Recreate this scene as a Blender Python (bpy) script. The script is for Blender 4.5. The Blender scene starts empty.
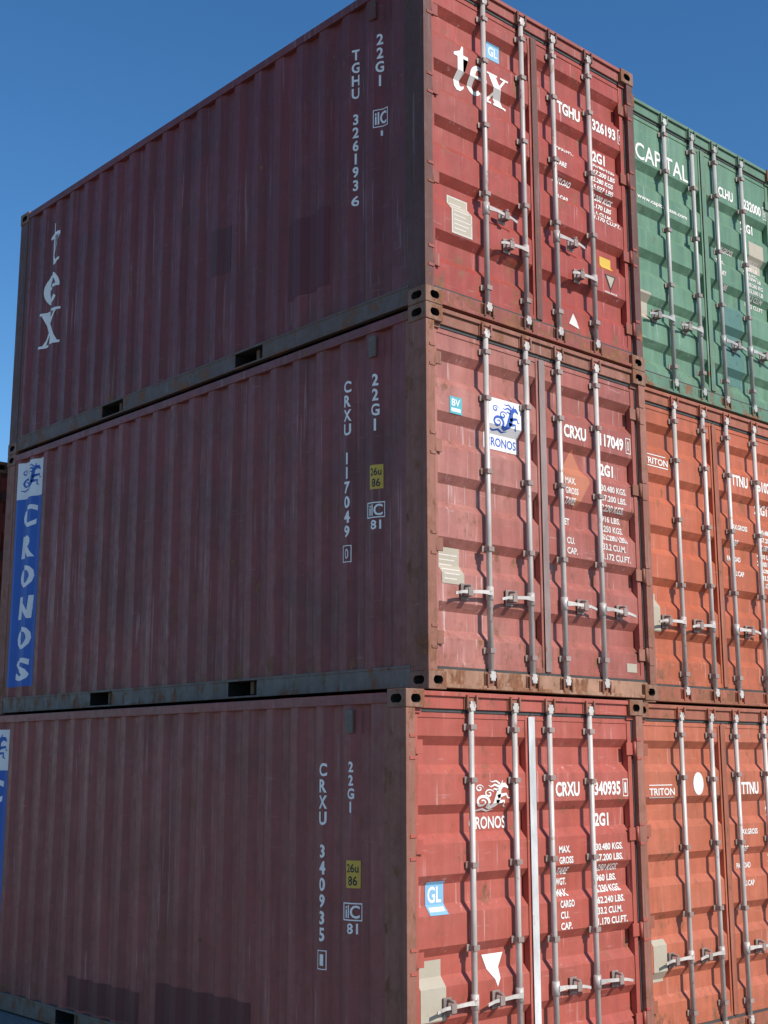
import bpy, bmesh, math, random
from mathutils import Vector, Matrix
random.seed(4)
SC=bpy.context.scene
COL=SC.collection
SC.view_settings.view_transform='Standard'
SC.view_settings.look='None'
SC.view_settings.exposure=0
L,W,H=6.058,2.438,2.591

# ---------------------------------------------------------------- materials
class NT:
    def __init__(s,name):
        s.m=bpy.data.materials.new(name); s.m.use_nodes=True
        s.t=s.m.node_tree; s.n=s.t.nodes; s.l=s.t.links
        s.b=s.n["Principled BSDF"]; s.out=s.n["Material Output"]
    def new(s,t,**k):
        n=s.n.new(t)
        for a,v in k.items(): setattr(n,a,v)
        return n
    def put(s,sock,v):
        if isinstance(v,bpy.types.NodeSocket): s.l.new(v,sock)
        else: sock.default_value=v
    def math(s,op,a,b=0.0,clamp=False):
        n=s.new("ShaderNodeMath",operation=op); n.use_clamp=clamp
        s.put(n.inputs[0],a); s.put(n.inputs[1],b); return n.outputs[0]
    def mix(s,f,a,b,mode='MIX'):
        n=s.new("ShaderNodeMix",data_type='RGBA',blend_type=mode)
        s.put(n.inputs[0],f)
        for i,v in ((6,a),(7,b)):
            if isinstance(v,tuple) and len(v)==3: v=v+(1,)
            s.put(n.inputs[i],v)
        return n.outputs[2]
    def coord(s,seed):
        tc=s.new("ShaderNodeTexCoord"); ad=s.new("ShaderNodeVectorMath",operation='ADD')
        s.l.new(tc.outputs['Object'],ad.inputs[0]); ad.inputs[1].default_value=(seed*7.31,seed*3.17,0)
        return tc,ad.outputs[0]
    def noise(s,vec,scale,sv=(1,1,1),detail=4,rough=.55,lo=None,hi=None,off=0):
        mp=s.new("ShaderNodeMapping"); s.l.new(vec,mp.inputs[0]); mp.inputs['Scale'].default_value=sv
        mp.inputs['Location'].default_value=(off,off*1.3,off*.7)
        n=s.new("ShaderNodeTexNoise"); n.inputs['Scale'].default_value=scale
        n.inputs['Detail'].default_value=min(detail,5); n.inputs['Roughness'].default_value=rough
        s.l.new(mp.outputs[0],n.inputs['Vector'])
        o=n.outputs[0]
        if lo is not None: o=s.rng(o,lo,hi)
        return o
    def rng(s,v,lo,hi,a=0.,b=1.):
        n=s.new("ShaderNodeMapRange"); s.put(n.inputs[0],v)
        n.inputs[1].default_value=lo;n.inputs[2].default_value=hi
        n.inputs[3].default_value=a;n.inputs[4].default_value=b
        return n.outputs[0]
    def bump(s,h,strength,dist,prev=None):
        n=s.new("ShaderNodeBump"); n.inputs['Strength'].default_value=strength
        n.inputs['Distance'].default_value=dist; s.l.new(h,n.inputs['Height'])
        if prev: s.l.new(prev,n.inputs['Normal'])
        return n.outputs[0]

RUST=(.13,.05,.025)
def paint(name,col,seed=1,rust=.5,streak=.5,scratch=.5,fade=.35,rough=.48,edge=0,spec=.5,light=None,bands=0,dent=.8,speck=.62,grime=0):
    m=NT(name); tc,v=m.coord(seed)
    c=tuple(col)
    dark=tuple(x*.55 for x in c)
    lt=light or tuple(min(1,x*1.15+.05) for x in c)
    big=m.noise(v,1.1,detail=5,rough=.6,lo=.35,hi=.68)
    col1=m.mix(m.math('MULTIPLY',big,fade),c,lt)
    st=m.noise(v,3.0,(2.2,2.2,.22),detail=5,rough=.65,lo=.42,hi=.72,off=3)
    col2=m.mix(m.math('MULTIPLY',st,streak),col1,dark)
    if bands:
        bn=m.noise(v,1,(13,13,.45),detail=4,rough=.75,lo=.40,hi=.70,off=70)
        col2=m.mix(m.math('MULTIPLY',bn,bands),col2,tuple(x*.40 for x in c))
    if grime:
        gn=m.noise(v,1,(.9,.9,1.5),detail=5,rough=.68,lo=.46,hi=.66,off=91)
        col2=m.mix(m.math('MULTIPLY',gn,grime),col2,(c[0]*.42+.012,c[1]*.5+.014,c[2]*.45+.010))
    mo=m.noise(v,14,detail=5,rough=.7,lo=.3,hi=.75,off=9)
    col2=m.mix(m.math('MULTIPLY',mo,.32),col2,tuple(x*.55 for x in c))
    sc1=m.noise(v,1.0,(34,34,1.3),detail=4,rough=.6,lo=speck,hi=speck+.07,off=17)
    sc2=m.noise(v,1.0,(5,5,46),detail=3,rough=.6,lo=.66,hi=.73,off=27)
    scr=m.math('MAXIMUM',m.math('MULTIPLY',sc1,m.rng(big,-.2,.8)),m.math('MULTIPLY',sc2,.45))
    col3=m.mix(m.math('MULTIPLY',scr,scratch),col2,tuple(min(1,x*.6+.26) for x in c))
    sp=m.new("ShaderNodeSeparateXYZ"); m.l.new(tc.outputs['Object'],sp.inputs[0])
    low=m.rng(sp.outputs[2],.0,.50,.10,0.)
    r1=m.noise(v,7.5,(1,1,.6),detail=5,rough=.72,off=33)
    r1=m.math('ADD',r1,low)
    th=.73-.10*rust
    rm=m.rng(r1,th,th+.05)
    if edge:
        bv=m.new("ShaderNodeBevel",samples=3); bv.inputs['Radius'].default_value=.012
        ge=m.new("ShaderNodeNewGeometry")
        dt=m.new("ShaderNodeVectorMath",operation='DOT_PRODUCT')
        m.l.new(bv.outputs[0],dt.inputs[0]); m.l.new(ge.outputs['Normal'],dt.inputs[1])
        e=m.rng(dt.outputs['Value'],.985,.90)
        en=m.rng(mo,.2,.8)
        rm=m.math('MAXIMUM',rm,m.math('MULTIPLY',m.math('MULTIPLY',e,en),edge))
    rc=m.mix(mo,RUST,(.30,.13,.07))
    halo=m.rng(r1,th-.07,th+.02)
    col3=m.mix(m.math('MULTIPLY',halo,.42*min(1,rust+.3)),col3,(c[0]*.5,c[1]*.5+.015,c[2]*.5))
    col4=m.mix(m.math('MULTIPLY',rm,min(1,.5+rust)),col3,rc)
    m.l.new(col4,m.b.inputs['Base Color'])
    ro=m.math('ADD',m.math('MULTIPLY',mo,.25),rough-.08)
    ro=m.math('ADD',ro,m.math('MULTIPLY',rm,.3),True)
    m.l.new(ro,m.b.inputs['Roughness'])
    m.b.inputs['Specular IOR Level'].default_value=spec
    h1=m.noise(v,2.6,detail=2,off=50)
    b1=m.bump(h1,dent,.024)
    b2=m.bump(mo,.18,.003,b1)
    m.l.new(b2,m.b.inputs['Normal'])
    return m.m

def galv(name,seed=1,col=(.47,.43,.40),rust=.5):
    m=NT(name); tc,v=m.coord(seed)
    a=m.noise(v,6,(1,1,.35),detail=5,rough=.65,lo=.35,hi=.7)
    c1=m.mix(a,col,tuple(x*.58 for x in col))
    r=m.noise(v,11,(1,1,.5),detail=5,rough=.7,off=5)
    rm=m.rng(r,.66-.09*rust,.72-.07*rust)
    c2=m.mix(m.math('MULTIPLY',rm,.85),c1,(.20,.085,.045))
    m.l.new(c2,m.b.inputs['Base Color']); m.b.inputs['Roughness'].default_value=.5
    m.b.inputs['Metallic'].default_value=.15
    return m.m

def decalmat(name,col,wear=.4,seed=1,rough=.6,dirt=.35):
    m=NT(name); tc,v=m.coord(seed)
    a=m.noise(v,5,detail=4,lo=.3,hi=.75)
    c1=m.mix(m.math('MULTIPLY',a,dirt),tuple(col),tuple(x*.6 for x in col))
    m.l.new(c1,m.b.inputs['Base Color']); m.b.inputs['Roughness'].default_value=rough
    n=m.noise(v,30,(1,1,.6),detail=5,rough=.75,off=4)
    al=m.rng(n,.80-.17*wear,.74-.17*wear)
    tr=m.new("ShaderNodeBsdfTransparent"); mx=m.new("ShaderNodeMixShader")
    m.l.new(al,mx.inputs[0]); m.l.new(tr.outputs[0],mx.inputs[1]); m.l.new(m.b.outputs[0],mx.inputs[2])
    m.l.new(mx.outputs[0],m.out.inputs[0])
    return m.m

def plain(name,col,rough=.7,var=.3,scale=12):
    m=NT(name); tc,v=m.coord(1)
    c=m.mix(m.math('MULTIPLY',m.noise(v,scale,detail=5,lo=.3,hi=.7),var*2),tuple(col),tuple(x*.45 for x in col))
    m.l.new(c,m.b.inputs['Base Color']); m.b.inputs['Roughness'].default_value=rough
    return m.m

M_white=decalmat("stencil white",(.78,.76,.73),.4,2,dirt=.25)
M_whiteworn=decalmat("worn white",(.70,.64,.61),.7,5)
M_whiteS=decalmat("side stencil white",(.92,.89,.84),.4,3,dirt=.15)
M_blue=decalmat("logo blue",(.03,.10,.42),.3,4)
M_blue2=decalmat("strip blue",(.03,.12,.44),.4,6)
M_lblue=decalmat("sticker light blue",(.20,.42,.62),.4,7)
M_teal=decalmat("sticker teal",(.10,.40,.46),.4,8)
M_beige=decalmat("sticker beige",(.43,.38,.30),.55,9)
M_yellow=decalmat("sticker yellow",(.65,.42,.06),.4,10)
M_black=decalmat("print black",(.03,.03,.03),.2,11)
M_sticker=decalmat("sticker white",(.80,.80,.80),.3,12)
M_gasket=plain("gasket rubber",(.055,.06,.062),.8)
M_dark=plain("dark interior",(.012,.012,.012),.9)
M_rustcast=paint("casting rusty steel",(.24,.12,.08),31,1.0,.6,.3,.5,.75,.6)
M_wood=plain("floor plywood",(.18,.12,.07),.8)

# ---------------------------------------------------------------- geometry helpers
class MB:
    def __init__(s): s.bm=bmesh.new()
    def box(s,x0,x1,y0,y1,z0,z1,bev=0,mi=0):
        vs=[s.bm.verts.new((x,y,z)) for x in (x0,x1) for y in (y0,y1) for z in (z0,z1)]
        fs=[(0,1,3,2),(4,6,7,5),(0,4,5,1),(2,3,7,6),(0,2,6,4),(1,5,7,3)]
        F=[s.bm.faces.new([vs[i] for i in f]) for f in fs]
        for f in F: f.material_index=mi
        if bev:
            E=list({e for f in F for e in f.edges})
            r=bmesh.ops.bevel(s.bm,geom=E,offset=bev,segments=2,profile=.6,affect='EDGES')
            for f in r['faces']: f.material_index=mi
        return F
    def cyl(s,p0,p1,r0,r1=None,n=14,mi=0):
        r1=r0 if r1 is None else r1
        p0=Vector(p0);p1=Vector(p1);d=(p1-p0).normalized()
        q=d.to_track_quat('Z','Y'); R=[]
        for p,r in((p0,r0),(p1,r1)):
            R.append([s.bm.verts.new(p+q@Vector((r*math.cos(2*math.pi*i/n),r*math.sin(2*math.pi*i/n),0))) for i in range(n)])
        for i in range(n):
            j=(i+1)%n; f=s.bm.faces.new((R[0][i],R[0][j],R[1][j],R[1][i])); f.smooth=True; f.material_index=mi
        s.bm.faces.new(R[0][::-1]).material_index=mi; s.bm.faces.new(R[1]).material_index=mi
    def prism(s,poly,y0,y1,mi=0):
        a=[s.bm.verts.new((x,y0,z)) for x,z in poly]; b=[s.bm.verts.new((x,y1,z)) for x,z in poly]
        n=len(poly)
        s.bm.faces.new(a).material_index=mi; s.bm.faces.new(b[::-1]).material_index=mi
        for i in range(n):
            j=(i+1)%n; s.bm.faces.new((a[i],b[i],b[j],a[j])).material_index=mi
    def strip(s,pairs,mi=0):
        A=[(s.bm.verts.new(a),s.bm.verts.new(b)) for a,b in pairs]
        for (a,b),(c,d) in zip(A,A[1:]):
            s.bm.faces.new((a,c,d,b)).material_index=mi
    def obj(s,name,mats,parent=None,recalc=True):
        if recalc: bmesh.ops.recalc_face_normals(s.bm,faces=s.bm.faces)
        me=bpy.data.meshes.new(name); s.bm.to_mesh(me); s.bm.free()
        for m in (mats if isinstance(mats,(list,tuple)) else [mats]): me.materials.append(m)
        o=bpy.data.objects.new(name,me); COL.objects.link(o)
        if parent: o.parent=parent
        return o

def trapfolds(start,period,n,flat,slope,inner):
    P=[]
    for i in range(n):
        a=start+i*period
        P+=[(a,0),(a+slope,1),(a+slope+inner,1),(a+2*slope+inner,0)]
    return P
SIDE=trapfolds(.335,.2765,20,.072,.068,.070)
SIDE=[p for p in SIDE if p[0]<L-.18]
DOORF=trapfolds(.34,.43,5,.19,.06,.12)
DOORG=trapfolds(.21,.40,5,.17,.06,.11)
def interp(F,v):
    if v<=F[0][0]: return F[0][1]
    for (a,da),(b,db) in zip(F,F[1:]):
        if v<=b: return da+(db-da)*(v-a)/(b-a)
    return F[-1][1]
S_OUT,S_DEP=.014,.036
D_OUT,D_DEP=.056,.048
def surf_side(a,z,e): y=-a; return (S_OUT+S_DEP*interp(SIDE,y)-e,y,z)
def surf_door(a,z,e): return (a,D_OUT+D_DEP*interp(DOORF,z)-e,z)
def surf_doorg(a,z,e): return (a,D_OUT+D_DEP*interp(DOORG,z)-e,z)

_tc={}
def txt(s,bold=.0):
    k=(s,bold)
    if k in _tc: return _tc[k]
    cu=bpy.data.curves.new("t",'FONT'); cu.body=s; cu.offset=bold; cu.resolution_u=3
    o=bpy.data.objects.new("t",cu); COL.objects.link(o)
    bpy.context.view_layer.update()
    me=bpy.data.meshes.new_from_object(o.evaluated_get(bpy.context.evaluated_depsgraph_get()))
    V=[(v.co.x,v.co.y) for v in me.vertices]; Fc=[tuple(p.vertices) for p in me.polygons]
    bpy.data.objects.remove(o); bpy.data.curves.remove(cu); bpy.data.meshes.remove(me)
    x0=min(v[0] for v in V);x1=max(v[0] for v in V);y0=min(v[1] for v in V);y1=max(v[1] for v in V)
    V=[((x-x0)/(x1-x0),(y-y0)/(y1-y0)) for x,y in V]
    _tc[k]=(V,Fc,(x1-x0)/(y1-y0)); return _tc[k]

class Decal:
    def __init__(s,surf): s.surf=surf; s.I=[]; s.mats=[]
    def mi(s,m):
        if m not in s.mats: s.mats.append(m)
        return s.mats.index(m)
    def add(s,V,F,m,lay=0): s.I.append((V,F,s.mi(m),lay))
    def text(s,t,a0,a1,z0,z1,m=None,lay=0,bold=.02,shear=0,slope=0):
        V,F,_=txt(t,bold)
        s.add([(a0+(a1-a0)*x+shear*y*(z1-z0),z0+(z1-z0)*y+slope*x) for x,y in V],F,m or M_white,lay)
    def vtext(s,t,ac,ztop,pitch,h,cond=.8,m=None,bold=.03):
        for i,ch in enumerate(t):
            if ch==' ': continue
            V,F,asp=txt(ch,bold); w=min(asp*h*cond,h*.75); zt=ztop-i*pitch
            s.add([(ac-w/2+w*x,zt-h+h*y) for x,y in V],F,m or M_whiteS,0)
    def rect(s,a0,a1,z0,z1,m,lay=0): s.add([(a0,z0),(a1,z0),(a1,z1),(a0,z1)],[(0,1,2,3)],m,lay)
    def frame(s,a0,a1,z0,z1,t,m,lay=0):
        V=[(a0,z0),(a1,z0),(a1,z1),(a0,z1),(a0+t,z0+t),(a1-t,z0+t),(a1-t,z1-t),(a0+t,z1-t)]
        s.add(V,[(0,1,5,4),(1,2,6,5),(2,3,7,6),(3,0,4,7)],m,lay)
    def poly(s,P,m,lay=0): s.add(P,[tuple(range(len(P)))],m,lay)
    def stroke(s,P,Wd,m,lay=0):
        n=len(P); V=[]
        for i,(x,y) in enumerate(P):
            a=P[max(i-1,0)]; b=P[min(i+1,n-1)]
            dx,dy=b[0]-a[0],b[1]-a[1]; l=math.hypot(dx,dy) or 1
            w=(Wd[i] if isinstance(Wd,(list,tuple)) else Wd)/2
            V+=[(x-dy/l*w,y+dx/l*w),(x+dy/l*w,y-dx/l*w)]
        s.add(V,[(2*i,2*i+1,2*i+3,2*i+2) for i in range(n-1)],m,lay)
    def obj(s,name,folds,axis,parent):
        bm=bmesh.new()
        for V,F,mi,lay in s.I:
            vs=[bm.verts.new((x,z,lay*.0007)) for x,z in V]
            for f in F:
                try: fc=bm.faces.new([vs[i] for i in f]); fc.material_index=mi
                except ValueError: pass
        bmesh.ops.triangulate(bm,faces=bm.faces)
        xs=[v.co[axis] for v in bm.verts]; lo,hi=min(xs),max(xs)
        for p in folds:
            if lo<p<hi:
                co=[0,0,0];no=[0,0,0];co[axis]=p;no[axis]=1
                bmesh.ops.bisect_plane(bm,geom=list(bm.verts)+list(bm.edges)+list(bm.faces),plane_co=co,plane_no=no,dist=1e-6)
        for v in bm.verts: v.co=s.surf(v.co.x,v.co.y,.003+v.co.z)
        me=bpy.data.meshes.new(name); bm.to_mesh(me); bm.free()
        for m in s.mats: me.materials.append(m)
        o=bpy.data.objects.new(name,me); COL.objects.link(o); o.parent=parent; return o
def side_decal(): return Decal(surf_side)
def door_decal(): return Decal(surf_door)
def doorg_decal(): return Decal(surf_doorg)
SF=[-p[0] for p in SIDE]; DF=[p[0] for p in DOORF]; DG=[p[0] for p in DOORG]

def spiral(cx,cy,r0,r1,a0,a1,n=16):
    return [(cx+(r0+(r1-r0)*i/n)*math.cos(math.radians(a0+(a1-a0)*i/n)),cy+(r0+(r1-r0)*i/n)*math.sin(math.radians(a0+(a1-a0)*i/n))) for i in range(n+1)]
def horse(D,x0,x1,z0,z1,m,lay=1):
    sx,sz=x1-x0,z1-z0
    T=lambda P:[(x0+x*sx,z0+z*sz) for x,z in P]
    w=min(sx,sz)
    S=lambda P,Wd:D.stroke(T(P),[q*w for q in Wd],m,lay)
    def tap(n,a,b,c): return [a+(b-a)*min(1,2*i/n)+(c-b)*max(0,2*i/n-1) for i in range(n+1)]
    S([(.38,.22),(.50,.20),(.60,.30),(.66,.45),(.69,.60),(.72,.74),(.78,.84),(.86,.85),(.95,.76)],[.06,.14,.20,.24,.20,.15,.15,.13,.05])
    S([(.78,.90),(.80,.99)],[.05,.02])
    S([(.66,.50),(.78,.55),(.90,.58),(.93,.47),(.99,.46)],[.12,.10,.07,.05,.03])
    S([(.62,.36),(.74,.36),(.84,.38),(.84,.24),(.90,.20)],[.12,.10,.07,.05,.03])
    p=spiral(.24,.36,.035,.20,500,-40,26); S(p,tap(26,.03,.07,.10))
    p=spiral(.42,.60,.02,.13,480,20,20); S(p,tap(20,.03,.06,.03))
    p=spiral(.16,.76,.02,.11,480,10,20); S(p,tap(20,.03,.05,.02))
    S([(.70,.80),(.58,.86),(.48,.80),(.40,.84)],[.08,.06,.04,.01])
    S([(.68,.70),(.56,.74),(.52,.68)],[.07,.04,.01])
    S([(.72,.88),(.62,.97),(.50,.94),(.44,.98)],[.07,.05,.03,.01])
    S([(.02,.14),(.14,.10),(.30,.15),(.46,.09),(.62,.14)],[.02,.05,.06,.05,.01])

def glyph_t(D,x0,x1,z0,z1,m,rot=0):
    s=lambda P:[(x0+a*(x1-x0),z0+b*(z1-z0)) for a,b in P]
    D.poly(s([(.28,.70),(.28,.22),(.33,.07),(.48,0),(.70,0),(.92,.10),(.92,.16),(.75,.11),(.65,.14),(.62,.24),(.62,.70),(.92,.70),(.92,.78),(.62,.78),(.62,1.0),(.55,1.0),(.42,.86),(.05,.76),(.05,.70)]),m,0)
def glyph_e(D,x0,x1,z0,z1,m):
    T=lambda a,b:(x0+a*(x1-x0),z0+b*(z1-z0))
    n=30; V=[];F=[]
    for i in range(n+1):
        t=math.radians(5+i*(320-5)/n)
        wi=.30 if 90<math.degrees(t)<270 else .30-.14*abs(math.cos(t))
        V+= [T(.5+.5*math.cos(t),.5+.5*math.sin(t)),T(.5+(.5-wi*1.0)*math.cos(t),.5+(.5-.12-.02)*math.sin(t))]
        if i: F.append((2*i-2,2*i,2*i+1,2*i-1))
    D.add(V,F,m,0)
    D.poly([T(.22,.50),T(.99,.50),T(.99,.60),T(.22,.60)],m,1)
def glyph_x(D,x0,x1,z0,z1,m):
    T=lambda P:[(x0+a*(x1-x0),z0+b*(z1-z0)) for a,b in P]
    D.poly(T([(.08,.93),(.42,.93),(.94,.07),(.58,.07)]),m,0)
    D.poly(T([(.78,.93),(.88,.93),(.26,.07),(.14,.07)]),m,1)
    for a,b,c,d in((0,.48,.93,1),(.62,1,.93,1),(0,.40,0,.07),(.50,1.02,0,.07)):
        D.poly(T([(a,c),(b,c),(b,d),(a,d)]),m,2)

def make_casting(mat):
    mb=MB(); mb.box(0,.162,0,.178,.0015,.118,.006); o=mb.obj("cast",[mat,M_dark])
    def cut(c,u,v,w,h,d):
        b=MB(); n=20; P=[]
        r=min(w,h)/2; ex=w/2-r; ey=h/2-r
        for i in range(n):
            t=2*math.pi*(i+.5)/n
            P.append((math.cos(t)*r+math.copysign(ex,math.cos(t)),math.sin(t)*r+math.copysign(ey,math.sin(t))))
        c=Vector(c);u=Vector(u);v=Vector(v);nn=u.cross(v)
        A=[b.bm.verts.new(c+u*x+v*y-nn*d) for x,y in P];B=[b.bm.verts.new(c+u*x+v*y+nn*d) for x,y in P]
        b.bm.faces.new(A);b.bm.faces.new(B[::-1])
        for i in range(n): b.bm.faces.new((A[i],B[i],B[(i+1)%n],A[(i+1)%n]))
        return b.obj("cut",[M_dark])
    cs=[cut((.085,0,.062),(1,0,0),(0,0,1),.085,.055,.13),cut((0,.092,.062),(0,1,0),(0,0,1),.10,.055,.13)]
    for c in cs:
        md=o.modifiers.new("b",'BOOLEAN'); md.object=c; md.operation='DIFFERENCE'; md.solver='EXACT'
    dg=bpy.context.evaluated_depsgraph_get()
    me=bpy.data.meshes.new_from_object(o.evaluated_get(dg)); me.name="corner_casting"
    for c in cs+[o]: bpy.data.objects.remove(c)
    return me
bpy.context.view_layer.update()

RODX=[.60,1.02,1.38,1.82]
def container(origin,label,side,door,frame,rail,rods,cast,handles=None,rot=0,rodshift=0,edge=None,group="containers stacked in rows",header=None,hdoor=None,toprail=None,folds=None,sill=None,vent=None):
    folds=folds or DOORF
    E=bpy.data.objects.new("shipping_container",None); COL.objects.link(E)
    E.location=origin; E.rotation_euler=(0,0,rot); E.empty_display_size=.5
    E["label"]=label; E["category"]="container"; E["group"]=group
    header=header or frame
    for ix in(0,1):
        for iy in(0,1):
            for iz in(0,1):
                o=bpy.data.objects.new("corner_casting",cast); COL.objects.link(o); o.parent=E
                o.location=(ix*W,iy*L,iz*H); o.scale=(1-2*ix,1-2*iy,1-2*iz)
    for ix in(0,1):
        for iy in(0,1):
            mb=MB(); f=(lambda v:v) if not ix else (lambda v:W-v); g=(lambda v:v) if not iy else (lambda v:L-v)
            def bx(x0,x1,y0,y1,z0,z1,b=.004):
                X=sorted((f(x0),f(x1)));Y=sorted((g(y0),g(y1))); mb.box(X[0],X[1],Y[0],Y[1],z0,z1,b)
            bx(.006,.086,.008,.060,.1185,H-.1185); bx(.006,.040,.0585,.165,.1185,H-.1185)
            bx(.012,.03,.1635,.215,.10,H-.09,.003)
            mb.obj("corner_post",frame,E)
    for ix in(0,1):
        f=(lambda v:v) if not ix else (lambda v:W-v)
        mb=MB(); P=[(.20,0)]+SIDE+[(L-.20,0)]
        mb.strip([((f(S_OUT+S_DEP*d),y,.150),(f(S_OUT+S_DEP*d),y,H-.080)) for y,d in P])
        w=mb.obj("side_wall",side,E,False)
        if not ix: SW=w
        mb=MB(); X=sorted((f(.004),f(.066))); mb.box(X[0],X[1],.179,L-.179,H-.088,H-.022,.005)
        mb.obj("top_rail",toprail or side,E)
        mb=MB(); X=sorted((f(.006),f(.052)))
        ys=[.179]
        for c in(2.004,4.054): ys+=[c-.18,c+.18]
        ys.append(L-.179)
        mb.box(X[0],X[1],.179,L-.179,.142,.160,.003)
        mb.box(X[0],X[1],.179,L-.179,.018,.032,.003)
        for a,b in((ys[0],ys[1]),(ys[2],ys[3]),(ys[4],ys[5])): mb.box(X[0]+.004,X[1]-.004,a,b,.031,.143)
        mb.obj("bottom_rail",rail,E)
        for c in(2.004,4.054):
            mb=MB(); x0,x1=f(.012),f(.9)
            q=[(c-.179,.033),(c+.179,.033),(c+.179,.141),(c-.179,.141)]
            A=[mb.bm.verts.new((x0,y,z)) for y,z in q];B=[mb.bm.verts.new((x1,y,z)) for y,z in q]
            for i in range(4): mb.bm.faces.new((A[i],A[(i+1)%4],B[(i+1)%4],B[i]))
            mb.bm.faces.new(B); mb.obj("fork_pocket",M_dark,E)
    mb=MB(); mb.box(-.004,.012,.505,.575,H-.27,H-.12,.004)
    for i in range(4): mb.box(-.0065,-.0045,.514,.566,H-.255+i*.03,H-.247+i*.03)
    mb.obj("vent",vent or rail,E)
    mb=MB(); P=[(.20,0)]+[(p,d) for p,d in trapfolds(.25,.25,8,.06,.06,.07)]+[(W-.20,0)]
    mb.strip([((x,L-.03-.036*d,.12),(x,L-.03-.036*d,H-.10)) for x,d in P]); mb.obj("end_wall",side,E,False)
    mb=MB(); P=[(.17,0)]+trapfolds(.25,.28,20,.07,.06,.08)
    P=[p for p in P if p[0]<L-.17]+[(L-.17,0)]
    mb.strip([((.05,y,H-.026-.018*d),(W-.05,y,H-.026-.018*d)) for y,d in P]); mb.obj("roof",side,E,False)
    mb=MB(); mb.box(.07,W-.07,.10,L-.05,.15,.178); 
    for i in range(14): mb.box(.07,W-.07,.30+i*.41,.34+i*.41,.045,.151)
    mb.obj("floor",M_wood,E)
    mb=MB(); mb.box(.1625,W-.1625,L-.07,L-.01,.02,.14,.004); mb.obj("end_rail",frame,E)
    mb=MB(); mb.box(.1625,W-.1625,L-.07,L-.01,H-.11,H-.02,.004); mb.obj("end_rail",frame,E)
    mb=MB(); mb.box(.1625,W-.1625,.030,.10,H-.120,H-.012,.005); mb.box(.1625,W-.1625,.012,.0305,H-.040,H-.010,.004)
    mb.box(.087,.1630,.034,.10,H-.150,H-.119,.003); mb.box(W-.1630,W-.087,.034,.10,H-.150,H-.119,.003)
    mb.obj("door_header",header,E)
    mb=MB(); mb.box(.1625,W-.1625,.030,.10,.012,.135,.005); mb.box(.1625,W-.1625,.008,.0305,.014,.040,.004)
    mb.box(.087,.1630,.034,.10,.119,.134,.003); mb.box(W-.1630,W-.087,.034,.10,.119,.134,.003)
    mb.obj("door_sill",sill or header,E)
    doors=[]
    for k in(0,1):
        x0,x1=((.100,1.208) if k==0 else (1.214,W-.100)); z0,z1=.152,H-.142
        mb=MB(); rim=.045
        mb.box(x0,x0+rim,.048,.10,z0,z1,.004); mb.box(x1-rim,x1,.048,.10,z0,z1,.004)
        mb.box(x0+rim,x1-rim,.050,.10,z0,z0+.035,.003); mb.box(x0+rim,x1-rim,.050,.10,z1-.035,z1,.003)
        P=[(z0+.034,0)]+folds+[(z1-.034,0)]
        mb.strip([((x0+rim-.002,D_OUT+D_DEP*d,z),(x1-rim+.002,D_OUT+D_DEP*d,z)) for z,d in P])
        d=mb.obj("door",door[k] if isinstance(door,(list,tuple)) else door,E,True); doors.append(d)
        mb=MB(); g=.017
        if k==0:
            mb.box(x0-g+.002,x0-.001,.044,.075,z0-g,z1+g); mb.box(x0-.0005,x1,.044,.075,z1+.001,z1+g+.004); mb.box(x0-.0005,x1,.044,.075,z0-g,z0-.001)
            mb.box(x1-.010,x1+.002,.040,.0475,z0,z1)
        else:
            mb.box(x1+.001,x1+g-.002,.044,.075,z0-g,z1+g); mb.box(x0,x1+.0005,.044,.075,z1+.001,z1+g+.004); mb.box(x0,x1+.0005,.044,.075,z0-g,z0-.001)
        mb.obj("gasket",M_gasket,d)
        if k==1:
            mb=MB(); mb.box(x0-.030,x0+.034,.036,.0395,z0+.01,z1-.01,.001); mb.box(x0+.010,x0+.034,.039,.0475,z0+.01,z1-.01)
            mb.obj("door_edge_strip",edge or frame,d)
        hx=.090 if k==0 else W-.090; sg=1 if k==0 else -1
        for hz in(.34,.95,1.62,2.23):
            mb=MB(); mb.cyl((hx,.026,hz-.055),(hx,.026,hz+.055),.013)
            X=sorted((hx,hx+sg*.085)); mb.box(X[0],X[1],.034,.0475,hz-.045,hz+.045,.003)
            X=sorted((hx-sg*.055,hx)); mb.box(X[0],X[1],.002,.020,hz-.078,hz-.058,.002); mb.box(X[0],X[1],.002,.020,hz+.058,hz+.078,.002)
            mb.obj("hinge",hdoor or frame,d)
    hs=handles or [(0,-1,.66,.36),(1,-1,.655,.33),(2,1,.655,.33),(3,1,.65,.36)]
    for i,rx in enumerate(RODX):
        rx+=rodshift; d=doors[0 if i<2 else 1]
        mb=MB(); mb.cyl((rx,.020,.085),(rx,.020,H-.075),.0195,n=16)
        for z in(.105,H-.098):
            mb.box(rx-.022,rx+.022,-.004,.029,z-.032,z+.032,.006); mb.box(rx-.03,rx+.03,-.002,.018,z-.012,z+.012,.004)
        for z in(.26,.98,1.50,2.02,2.36):
            zz=z+random.uniform(-.02,.02)
            mb.box(rx-.044,rx+.044,.040,.0478,zz-.022,zz+.022,.003,1)
            mb.box(rx-.026,rx-.020,-.002,.041,zz-.017,zz+.017,.002,1); mb.box(rx+.020,rx+.026,-.002,.041,zz-.017,zz+.017,.002,1)
            mb.box(rx-.026,rx+.026,-.007,-.001,zz-.017,zz+.017,.002,1)
        mb.obj("locking_rod",[rods,galv_b],d)
        for z,nm in((.075,0),(H-.070,1)):
            mb=MB(); mb.box(rx-.052,rx-.036,-.001,.0295,z-.045,z+.045,.004); mb.box(rx+.036,rx+.052,-.001,.0295,z-.045,z+.045,.004)
            mb.box(rx-.060,rx+.060,.022,.0295,z-.05,z+.05,.003)
            mb.obj("cam_keeper",frame,E)
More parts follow.
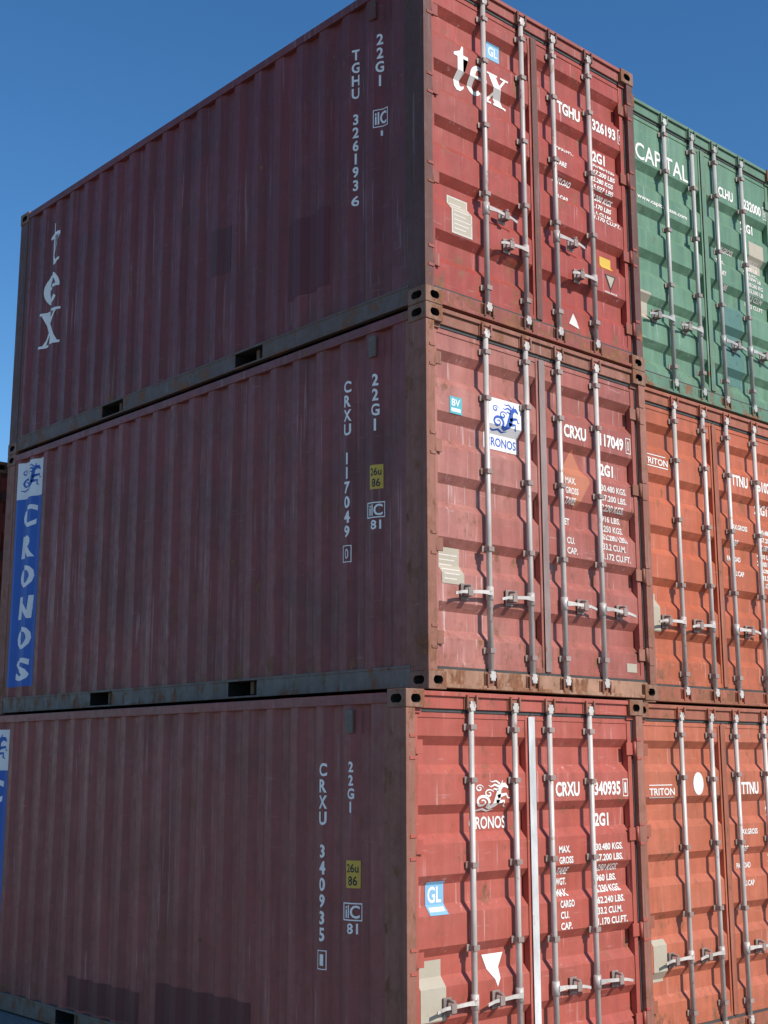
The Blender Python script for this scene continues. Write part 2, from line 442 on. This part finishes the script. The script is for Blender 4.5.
    for (i,sg,hz,ln) in hs:
        rx=RODX[i]+rodshift; d=doors[0 if i<2 else 1]; dz=random.uniform(-.012,.004)
        mb=MB(); mb.cyl((rx,.020,hz-.045),(rx,.020,hz+.045),.027)
        poly=[(rx,hz+.018),(rx+sg*.08,hz+.014),(rx+sg*ln*.8,hz+.006+dz),(rx+sg*ln,hz-.010+dz),(rx+sg*ln,hz-.028+dz),(rx+sg*ln*.8,hz-.014+dz),(rx+sg*.08,hz-.010),(rx,hz-.018)]
        mb.prism(poly,-.014,-.005)
        mb.obj("door_handle",rods,d)
        cx=rx+sg*ln*.62
        mb=MB(); mb.box(cx-.035,cx+.035,.036,.0475,hz-.060,hz+.050,.004)
        mb.box(cx-.022,cx-.012,-.017,.0365,hz-.040,hz-.024,.002); mb.box(cx+.012,cx+.022,-.017,.0365,hz-.040,hz-.024,.002)
        mb.box(cx-.022,cx+.022,-.022,-.0155,hz-.038,hz+.022,.003)
        mb.cyl((cx,-.024,hz+.032),(cx,.036,hz+.032),.009,n=10)
        mb.obj("handle_catch",galv_b,d)
    return E,SW,doors[0],doors[1]

galv_b=galv("bracket steel",9,(.36,.28,.25),.8)
G_T=galv("rod steel worn",3,(.56,.49,.46),.7)
G_M=galv("rod steel",5,(.64,.59,.55),.6)
G_G=galv("rod steel grey",7,(.50,.49,.46),.4)
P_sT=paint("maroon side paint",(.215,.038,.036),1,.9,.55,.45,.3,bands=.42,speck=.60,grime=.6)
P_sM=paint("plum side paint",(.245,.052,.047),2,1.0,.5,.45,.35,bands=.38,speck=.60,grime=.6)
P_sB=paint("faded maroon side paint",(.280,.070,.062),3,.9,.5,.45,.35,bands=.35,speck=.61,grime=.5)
P_dT=paint("red door paint",(.37,.058,.042),4,1.1,.5,.75,.35,light=(.44,.12,.095),bands=.3,edge=.55,dent=1,grime=.35)
P_dM=paint("faded pink red door paint",(.37,.095,.074),5,1.1,.5,1,.6,light=(.48,.20,.165),bands=.3,edge=.55,dent=1,grime=.35)
P_dM2=paint("chalky red door paint",(.385,.115,.092),15,1.2,.5,1,.7,light=(.52,.26,.22),bands=.3,edge=.6,dent=1,grime=.35)
P_dB=paint("salmon red door paint",(.43,.088,.062),6,.95,.45,.7,.45,light=(.50,.17,.135),bands=.25,edge=.5,dent=1,grime=.3)
P_fT=paint("dark frame paint",(.13,.05,.042),7,1.0,.8,.4,.3,.65,.9)
P_hT=paint("red header paint",(.30,.07,.055),17,1.3,.7,.4,.3,.6,.9)
P_fM=paint("rusty frame paint",(.28,.11,.075),8,1.4,.8,.4,.5,.7,1.0)
P_siM=paint("tan rusty sill paint",(.36,.19,.12),28,1.4,.6,.7,.5,.7,1.0)
P_rT=paint("grey brown rail",(.13,.085,.07),9,1.0,.6,.3,.5,.6,.6)
P_rM=paint("grey rail",(.16,.13,.11),10,1.1,.6,.3,.5,.6,.8)
P_sG=paint("green side paint",(.05,.14,.09),11,.4,.5,.4,.3)
P_dG=paint("green door paint",(.12,.245,.155),12,.7,.55,.8,.5,light=(.21,.34,.25),bands=.35,edge=.4,dent=1,grime=.3)
P_fG=paint("green frame paint",(.10,.20,.135),13,1.1,.5,.4,.4,.6,.9)
P_dO=paint("orange door paint",(.49,.12,.055),14,1.0,.5,.6,.4,bands=.3,edge=.5,dent=1,grime=.35)
P_dO2=paint("orange salmon door paint",(.48,.13,.068),16,.95,.45,.6,.4,bands=.25,edge=.5,dent=1,grime=.3)
P_fO=paint("orange frame paint",(.34,.105,.06),18,1.3,.6,.4,.4,.6,.9)
P_edge=galv("bright edge strip",11,(.72,.72,.72),.1)
CAST=make_casting(M_rustcast)

Z=[0.0,H,2*H]
T=container((0,0,Z[2]),"maroon shipping container with red doors on top of a stack",P_sT,P_dT,P_fT,P_rT,G_T,CAST,
   handles=[(0,1,.85,.30),(1,-1,.64,.30),(2,1,.86,.30),(3,-1,.62,.30)],rodshift=.03,header=P_hT,hdoor=P_hT,vent=P_fT)
Mi=container((0,0,Z[1]),"plum shipping container with chalky red doors between two others",P_sM,[P_dM2,P_dM],P_fM,P_rM,G_M,CAST,edge=galv("strip",21,(.33,.24,.22),.5),sill=P_siM)
B=container((-.20,0,Z[0]),"faded maroon shipping container with salmon doors under a stack",P_sB,P_dB,P_fM,P_rM,G_M,CAST,edge=P_edge,header=P_dB,hdoor=P_dB)
G=container((2.56,.2,Z[2]),"green shipping container with dull grey rods on a stack",P_sG,P_dG,P_fG,P_rM,G_G,CAST,folds=DOORG)
O1=container((2.52,.2,Z[1]),"orange shipping container between a green and another orange one",P_sB,P_dO,P_fO,P_rM,G_M,CAST)
O2=container((2.42,.2,Z[0]),"faded orange shipping container at the bottom of a stack",P_sB,P_dO2,P_fO,P_rM,G_M,CAST)
for z in(0,1):
    container((-.02-.2*(z==0),L+.25,Z[z]),"maroon shipping container standing end to end behind another",P_sB if z else P_sT,P_dB,P_fT,P_rT,G_M,CAST)

# ---------------------------------------------------------------- markings
def idside(Eo,code,chk,y1,y2,zt,zb,z22,z22b,tex=False):
    SW=Eo[1]
    D=side_decal(); n=len(code)
    p=(zt-zb)/n; D.vtext(code,-y1,zt,p,p*.82)
    if not tex:
        D.frame(-y1-.035,-y1+.035,zb-.155,zb-.035,.006,M_whiteS); D.text(chk,-y1-.014,-y1+.014,zb-.130,zb-.06,M_whiteS,bold=0)
    else: D.text(chk,-y1-.03,-y1+.03,zb-.10,zb-.02,M_whiteS)
    D.obj("serial_number",SF,0,SW)
    D=side_decal(); p=(z22-z22b)/4; D.vtext("22G1",-y2,z22,p,p*.80)
    D.obj("size_code",SF,0,SW)
    return SW
def one(dec,folds,axis,parent,name,fn):
    D=dec(); fn(D); return D.obj(name,folds,axis,parent)
SW=idside(T,"TGHU 326193","6",.765,.495,2.19,1.04,2.20,1.76,True)
D=side_decal(); D.frame(-.545,-.425,1.46,1.60,.007,M_whiteS); D.text("ilC",-.53,-.44,1.48,1.58,M_whiteS); D.text("1",-.49,-.475,1.39,1.43,M_whiteS); D.obj("approval_mark",SF,0,SW)
D=side_decal(); glyph_t(D,-5.46,-5.20,1.83,2.27,M_whiteS); glyph_e(D,-5.50,-5.20,1.43,1.76,M_whiteS); glyph_x(D,-5.54,-5.18,1.00,1.37,M_whiteS); D.obj("logo",SF,0,SW)
M_patch=decalmat("dark repaint",(.13,.024,.026),.05,13); M_patch2=decalmat("dark touch up",(.12,.030,.030),.35,14)
one(side_decal,SF,0,SW,"paint_patch",lambda D:D.rect(-1.56,-1.05,.42,1.04,M_patch))
one(side_decal,SF,0,SW,"paint_patch",lambda D:D.rect(-2.6,-2.3,.9,1.3,M_patch2))

for (C,code,chk,y1,y2,zt,zb,a,b,yo) in((Mi,"CRXU 117049","0",.82,.53,2.21,1.06,2.20,1.77,0),(B,"CRXU 340935","1",.82,.54,2.13,.98,2.14,1.80,-.03)):
    SW=idside(C,code,chk,y1,y2,zt,zb,a,b)
    D=side_decal(); z=yo
    D.rect(-.575,-.475,1.38+z,1.55+z,M_yellow); D.text("26u",-.567,-.487,1.475+z,1.53+z,M_black,1); D.text("86",-.555,-.495,1.395+z,1.455+z,M_black,1); D.obj("sticker",SF,0,SW)
    D=side_decal()
    D.frame(-.60,-.46,1.18+z,1.29+z,.008,M_whiteS); D.text("ilC",-.58,-.48,1.195+z,1.275+z,M_whiteS); D.text("81",-.565,-.49,1.10+z,1.165+z,M_whiteS)
    D.obj("approval_mark",SF,0,SW)
    D=side_decal(); a0,a1=-5.83,-5.36
    D.rect(a0,a1,2.10+z,2.47+z,M_sticker); horse(D,a0+.05,a1-.05,2.15+z,2.43+z,M_blue2,1)
    D.rect(a0,a1,.26+z,2.10+z,M_blue2)
    for i,ch in enumerate("CRONOS"):
        D.text(ch,a0+.10,a1-.10,1.80+z-i*.298,2.02+z-i*.298,M_sticker,1,bold=.03,shear=.1)
    D.obj("logo_strip",SF,0,SW)
one(side_decal,SF,0,B[1],"paint_patch",lambda D:D.rect(-4.1,-3.0,.18,.42,M_patch2))
one(side_decal,SF,0,B[1],"paint_patch",lambda D:D.rect(-2.75,-1.6,.18,.52,M_patch2))

def idrow(par,dec,fl,pre,num,chk,x,z,h,m=None,gap=.09,w1=.27,w2=.32,dz=.215):
    D=dec(); D.text(pre,x,x+w1,z,z+h,m,bold=.035); D.text(num,x+w1+gap,x+w1+gap+w2,z,z+h,m,bold=.035)
    c0=x+w1+gap+w2+.03; D.frame(c0,c0+.06,z-.01,z+h+.015,.006,m or M_white); D.text(chk,c0+.019,c0+.041,z+.015,z+h-.01,m,bold=0)
    D.obj("serial_number",fl,1,par)
    D=dec(); D.text("22G1",x+w1+gap,x+w1+gap+.21,z-dz,z-dz+h*.92,m,bold=.035); D.obj("size_code",fl,1,par)
def small(par,dec,fl,left,right,x,xr,z0,z1,m=None,sh=0):
    D=dec(); n=len(right); p=(z1-z0)/n
    for i,(l,r) in enumerate(zip(left,right)):
        z=z1-(i+1)*p+p*.18
        if l: D.text(l,x,x+.030*len(l),z,z+p*.66,m,shear=sh,bold=.03)
        if r: D.text(r,xr,xr+.028*len(r),z,z+p*.66,m,shear=sh,bold=.03)
    D.obj("lettering",fl,1,par)

D=door_decal(); glyph_t(D,.345,.515,1.74,2.07,M_white); glyph_e(D,.52,.70,1.76,1.97,M_white); glyph_x(D,.70,.93,1.76,1.97,M_white)
D.poly([(.945+.01*math.cos(t),1.765+.01*math.sin(t)) for t in [i*.7 for i in range(9)]],M_white); D.obj("logo",DF,1,T[2])
D=door_decal(); D.rect(.75,.89,2.12,2.25,M_lblue); D.text("GL",.77,.87,2.15,2.225,M_sticker,1); D.obj("sticker",DF,1,T[2])
D=door_decal(); D.rect(.31,.52,.59,.89,M_beige); D.frame(.315,.515,.595,.885,.006,M_whiteworn,1)
for i in range(7): D.rect(.335,.335+.12+.03*(i%3),.63+i*.033,.637+i*.033,M_whiteworn,1)
D.obj("data_plate",DF,1,T[2])
idrow(T[3],door_decal,DF,"TGHU","326193","6",1.50,1.935,.10,w1=.28,gap=.155,w2=.30,dz=.235)
small(T[3],door_decal,DF,["MAX.WT.","","TARE","","PAYLOAD","","CU.CAP",""],["30.480 KGS","67.200 LBS","2.280 KGS","5.027 LBS","28.200 KGS","62.170 LBS","33.1 CU.M.","1.170 CU.FT."],1.47,1.92,1.16,1.67,sh=.25)
D=door_decal(); D.rect(2.03,2.17,.80,.90,M_yellow); D.obj("sticker",DF,1,T[3])
D=door_decal(); D.poly([(2.03,.74),(2.17,.74),(2.10,.61)],M_black); D.poly([(2.05,.73),(2.15,.73),(2.10,.635)],M_beige,1); D.text("VIGILANCE",2.02,2.18,.585,.60,M_white); D.obj("sticker",DF,1,T[3])
D=door_decal(); D.poly([(1.57,.22),(1.69,.20),(1.66,.26),(1.62,.31)],M_whiteworn); D.obj("sticker",DF,1,T[3])
D=door_decal(); D.rect(.27,.39,1.87,1.99,M_teal); D.rect(.285,.375,1.885,1.91,M_sticker,1); D.text("BV",.29,.37,1.925,1.975,M_sticker,1); D.obj("sticker",DF,1,Mi[2])
D=door_decal(); D.rect(.65,1.0,1.70,2.06,M_sticker); horse(D,.68,.98,1.81,2.04,M_blue,1); D.text("CRONOS",.67,.985,1.725,1.79,M_blue,1); D.obj("logo",DF,1,Mi[2])
D=door_decal(); D.rect(.18,.39,.70,.95,M_beige)
for i in range(6): D.rect(.20,.20+.12+.025*(i%3),.73+i*.033,.737+i*.033,M_whiteworn,1)
D.obj("data_plate",DF,1,Mi[2])
M_fade=decalmat("faded orange paint",(.46,.16,.09),.3,15)
D=door_decal(); D.poly([(1.44,1.60),(1.60,1.38),(1.76,1.60),(1.60,1.84)],M_fade,-1); D.obj("paint_patch",DF,1,Mi[3])
idrow(Mi[3],door_decal,DF,"CRXU","117049","0",1.47,1.91,.10,M_white,w1=.26,gap=.165,w2=.29)
small(Mi[3],door_decal,DF,["MAX.","GROSS","TARE","","NET","","CU.","CAP."],["30.480 KGS.","67.200 LBS.","2.230 KGS.","4.916 LBS.","28.250 KGS.","62.280 LBS.","33.2 CU.M.","1.172 CU.FT."],1.47,1.89,1.02,1.62,M_whiteworn)
one(door_decal,DF,1,Mi[3],"sticker",lambda D:D.rect(2.13,2.25,.205,.27,M_beige))
D=door_decal(); horse(D,.65,1.0,1.80,2.02,M_white,0); D.text("CRONOS",.65,1.0,1.705,1.785,M_white); D.obj("logo",DF,1,B[2])
D=door_decal(); D.rect(.25,.41,1.20,1.40,M_lblue); D.text("GL",.27,.39,1.27,1.37,M_sticker,1); D.rect(.265,.395,1.22,1.245,M_sticker,1); D.obj("sticker",DF,1,B[2])
one(door_decal,DF,1,B[2],"sticker",lambda D:D.poly([(.75,.92),(.95,.92),(.85,.72)],M_sticker))
one(door_decal,DF,1,B[2],"data_plate",lambda D:D.rect(.16,.38,.57,.93,M_beige))
idrow(B[3],door_decal,DF,"CRXU","340935","1",1.47,1.90,.10,w1=.26,gap=.165,w2=.30)
small(B[3],door_decal,DF,["MAX.","GROSS","TARE","WGT.","MAX.","CARGO","CU.","CAP."],["30.480 KGS.","67.200 LBS.","2.250 KGS.","4.960 LBS.","28.230 KGS.","62.240 LBS.","33.2 CU.M.","1.170 CU.FT."],1.49,1.89,1.00,1.58)
one(doorg_decal,DG,1,G[2],"lettering",lambda D:D.text("CAPITAL",.22,1.0,2.055,2.21,M_white,bold=.01))
one(doorg_decal,DG,1,G[2],"lettering",lambda D:D.text("www.capitallease.com",.22,.95,1.68,1.73,M_white))
idrow(G[3],doorg_decal,DG,"CLHU","232000","8",1.48,2.09,.10,w1=.24,gap=.18,w2=.30,dz=.20)
small(G[3],doorg_decal,DG,["MAX.GROSS","","TARE","","NET","","CUBE",""],["30.480 KG","67.200 LB","2.220 KG","4.894 LB","28.260 KG","62.300 LB","33.2 CU.M","1.172 CU.FT"],1.45,1.90,1.12,1.62,M_whiteworn)
M_bluep=decalmat("dark teal repaint",(.08,.18,.16),.8,16)
one(doorg_decal,DG,1,G[3],"data_plate",lambda D:D.rect(1.95,2.2,1.50,1.78,M_beige,-1))
one(doorg_decal,DG,1,G[3],"paint_patch",lambda D:D.rect(1.46,1.76,.30,1.05,M_bluep,-1))
one(doorg_decal,DG,1,G[2],"data_plate",lambda D:D.rect(.2,.36,.62,.86,M_beige))
for C,zz,num,sz in((O1,1.95,"610245",.57),(O2,1.88,"375113",.50)):
    D=door_decal(); D.text("TRITON",.20,.53,zz,zz+.055,M_white); D.rect(.20,.53,zz-.02,zz-.012,M_white); D.rect(.20,.50,zz+.075,zz+.082,M_white); D.obj("logo",DF,1,C[2])
    D=door_decal(); D.rect(.17,.34,sz,sz+.31,M_beige); D.obj("data_plate",DF,1,C[2])
    idrow(C[3],door_decal,DF,"TTNU",num,"4",1.48,zz-.01,.10,w1=.26,gap=.16,w2=.30,dz=.20)
    small(C[3],door_decal,DF,["MAX.GROSS","","TARE","","PAYLOAD","","CU.CAP",""],["30.480 KG","67.200 LB","2.180 KG","4.810 LB","28.300 KG","62.390 LB","33.2 CU.M","1.172 CU.FT"],1.42,1.90,1.05,1.60)
D=door_decal(); D.poly([(.86+.07*math.cos(i*.314),1.965+.09*math.sin(i*.314)) for i in range(20)],M_sticker); D.obj("sticker",DF,1,O2[2])

# ---------------------------------------------------------------- ground
g=NT("concrete yard ground"); tc,v=g.coord(1)
c=g.mix(g.noise(v,.6,detail=5,lo=.3,hi=.7),(.20,.19,.175),(.27,.255,.235))
c=g.mix(g.noise(v,40,detail=4,lo=.4,hi=.7),c,(.12,.115,.11)); g.l.new(c,g.b.inputs['Base Color']); g.b.inputs['Roughness'].default_value=.9
g.l.new(g.bump(g.noise(v,60,detail=5),.6,.01),g.b.inputs['Normal'])
bm=bmesh.new(); bmesh.ops.create_grid(bm,x_segments=8,y_segments=8,size=900)
me=bpy.data.meshes.new("ground"); bm.to_mesh(me); bm.free(); me.materials.append(g.m)
o=bpy.data.objects.new("ground",me); COL.objects.link(o); o["kind"]="structure"

# ---------------------------------------------------------------- light
SUN_AZ=math.radians(-9); EL=math.radians(36)
sd=Vector((-math.sin(SUN_AZ)*math.cos(EL),-math.cos(SUN_AZ)*math.cos(EL),math.sin(EL)))
ld=bpy.data.lights.new("sun",'SUN'); ld.energy=5.0; ld.angle=math.radians(.5); ld.color=(1,.93,.82)
lo=bpy.data.objects.new("sun",ld); COL.objects.link(lo); lo.rotation_euler=sd.to_track_quat('Z','Y').to_euler()
w=bpy.data.worlds.new("World"); SC.world=w; w.use_nodes=True
nt=w.node_tree; bg=nt.nodes["Background"]
sk=nt.nodes.new("ShaderNodeTexSky"); sk.sky_type='NISHITA'; sk.sun_disc=False
sk.sun_elevation=EL; sk.sun_rotation=math.atan2(sd.x,sd.y); sk.altitude=0; sk.air_density=1.0; sk.dust_density=.1; sk.ozone_density=4
hs=nt.nodes.new("ShaderNodeHueSaturation"); hs.inputs['Saturation'].default_value=1.22
nt.links.new(sk.outputs[0],hs.inputs['Color']); nt.links.new(hs.outputs[0],bg.inputs[0]); bg.inputs[1].default_value=.14

# ---------------------------------------------------------------- camera
px,py,pz,yaw,pitch,roll,fp=-5.77154,-5.89085,2.12611,0.74082,0.19237,-0.00141,1291.7879
f=Vector((math.sin(yaw)*math.cos(pitch),math.cos(yaw)*math.cos(pitch),math.sin(pitch)))
r=Vector((math.cos(yaw),-math.sin(yaw),0)); u=r.cross(f)
r2=r*math.cos(roll)+u*math.sin(roll); u2=-r*math.sin(roll)+u*math.cos(roll)
cd=bpy.data.cameras.new("camera"); cam=bpy.data.objects.new("camera",cd); COL.objects.link(cam)
cam.matrix_world=Matrix(((r2.x,u2.x,-f.x,px),(r2.y,u2.y,-f.y,py),(r2.z,u2.z,-f.z,pz),(0,0,0,1)))
cd.sensor_fit='VERTICAL'; cd.sensor_height=24; cd.lens=fp/1024*24; cd.clip_end=3000; cd.clip_start=.05
SC.camera=cam
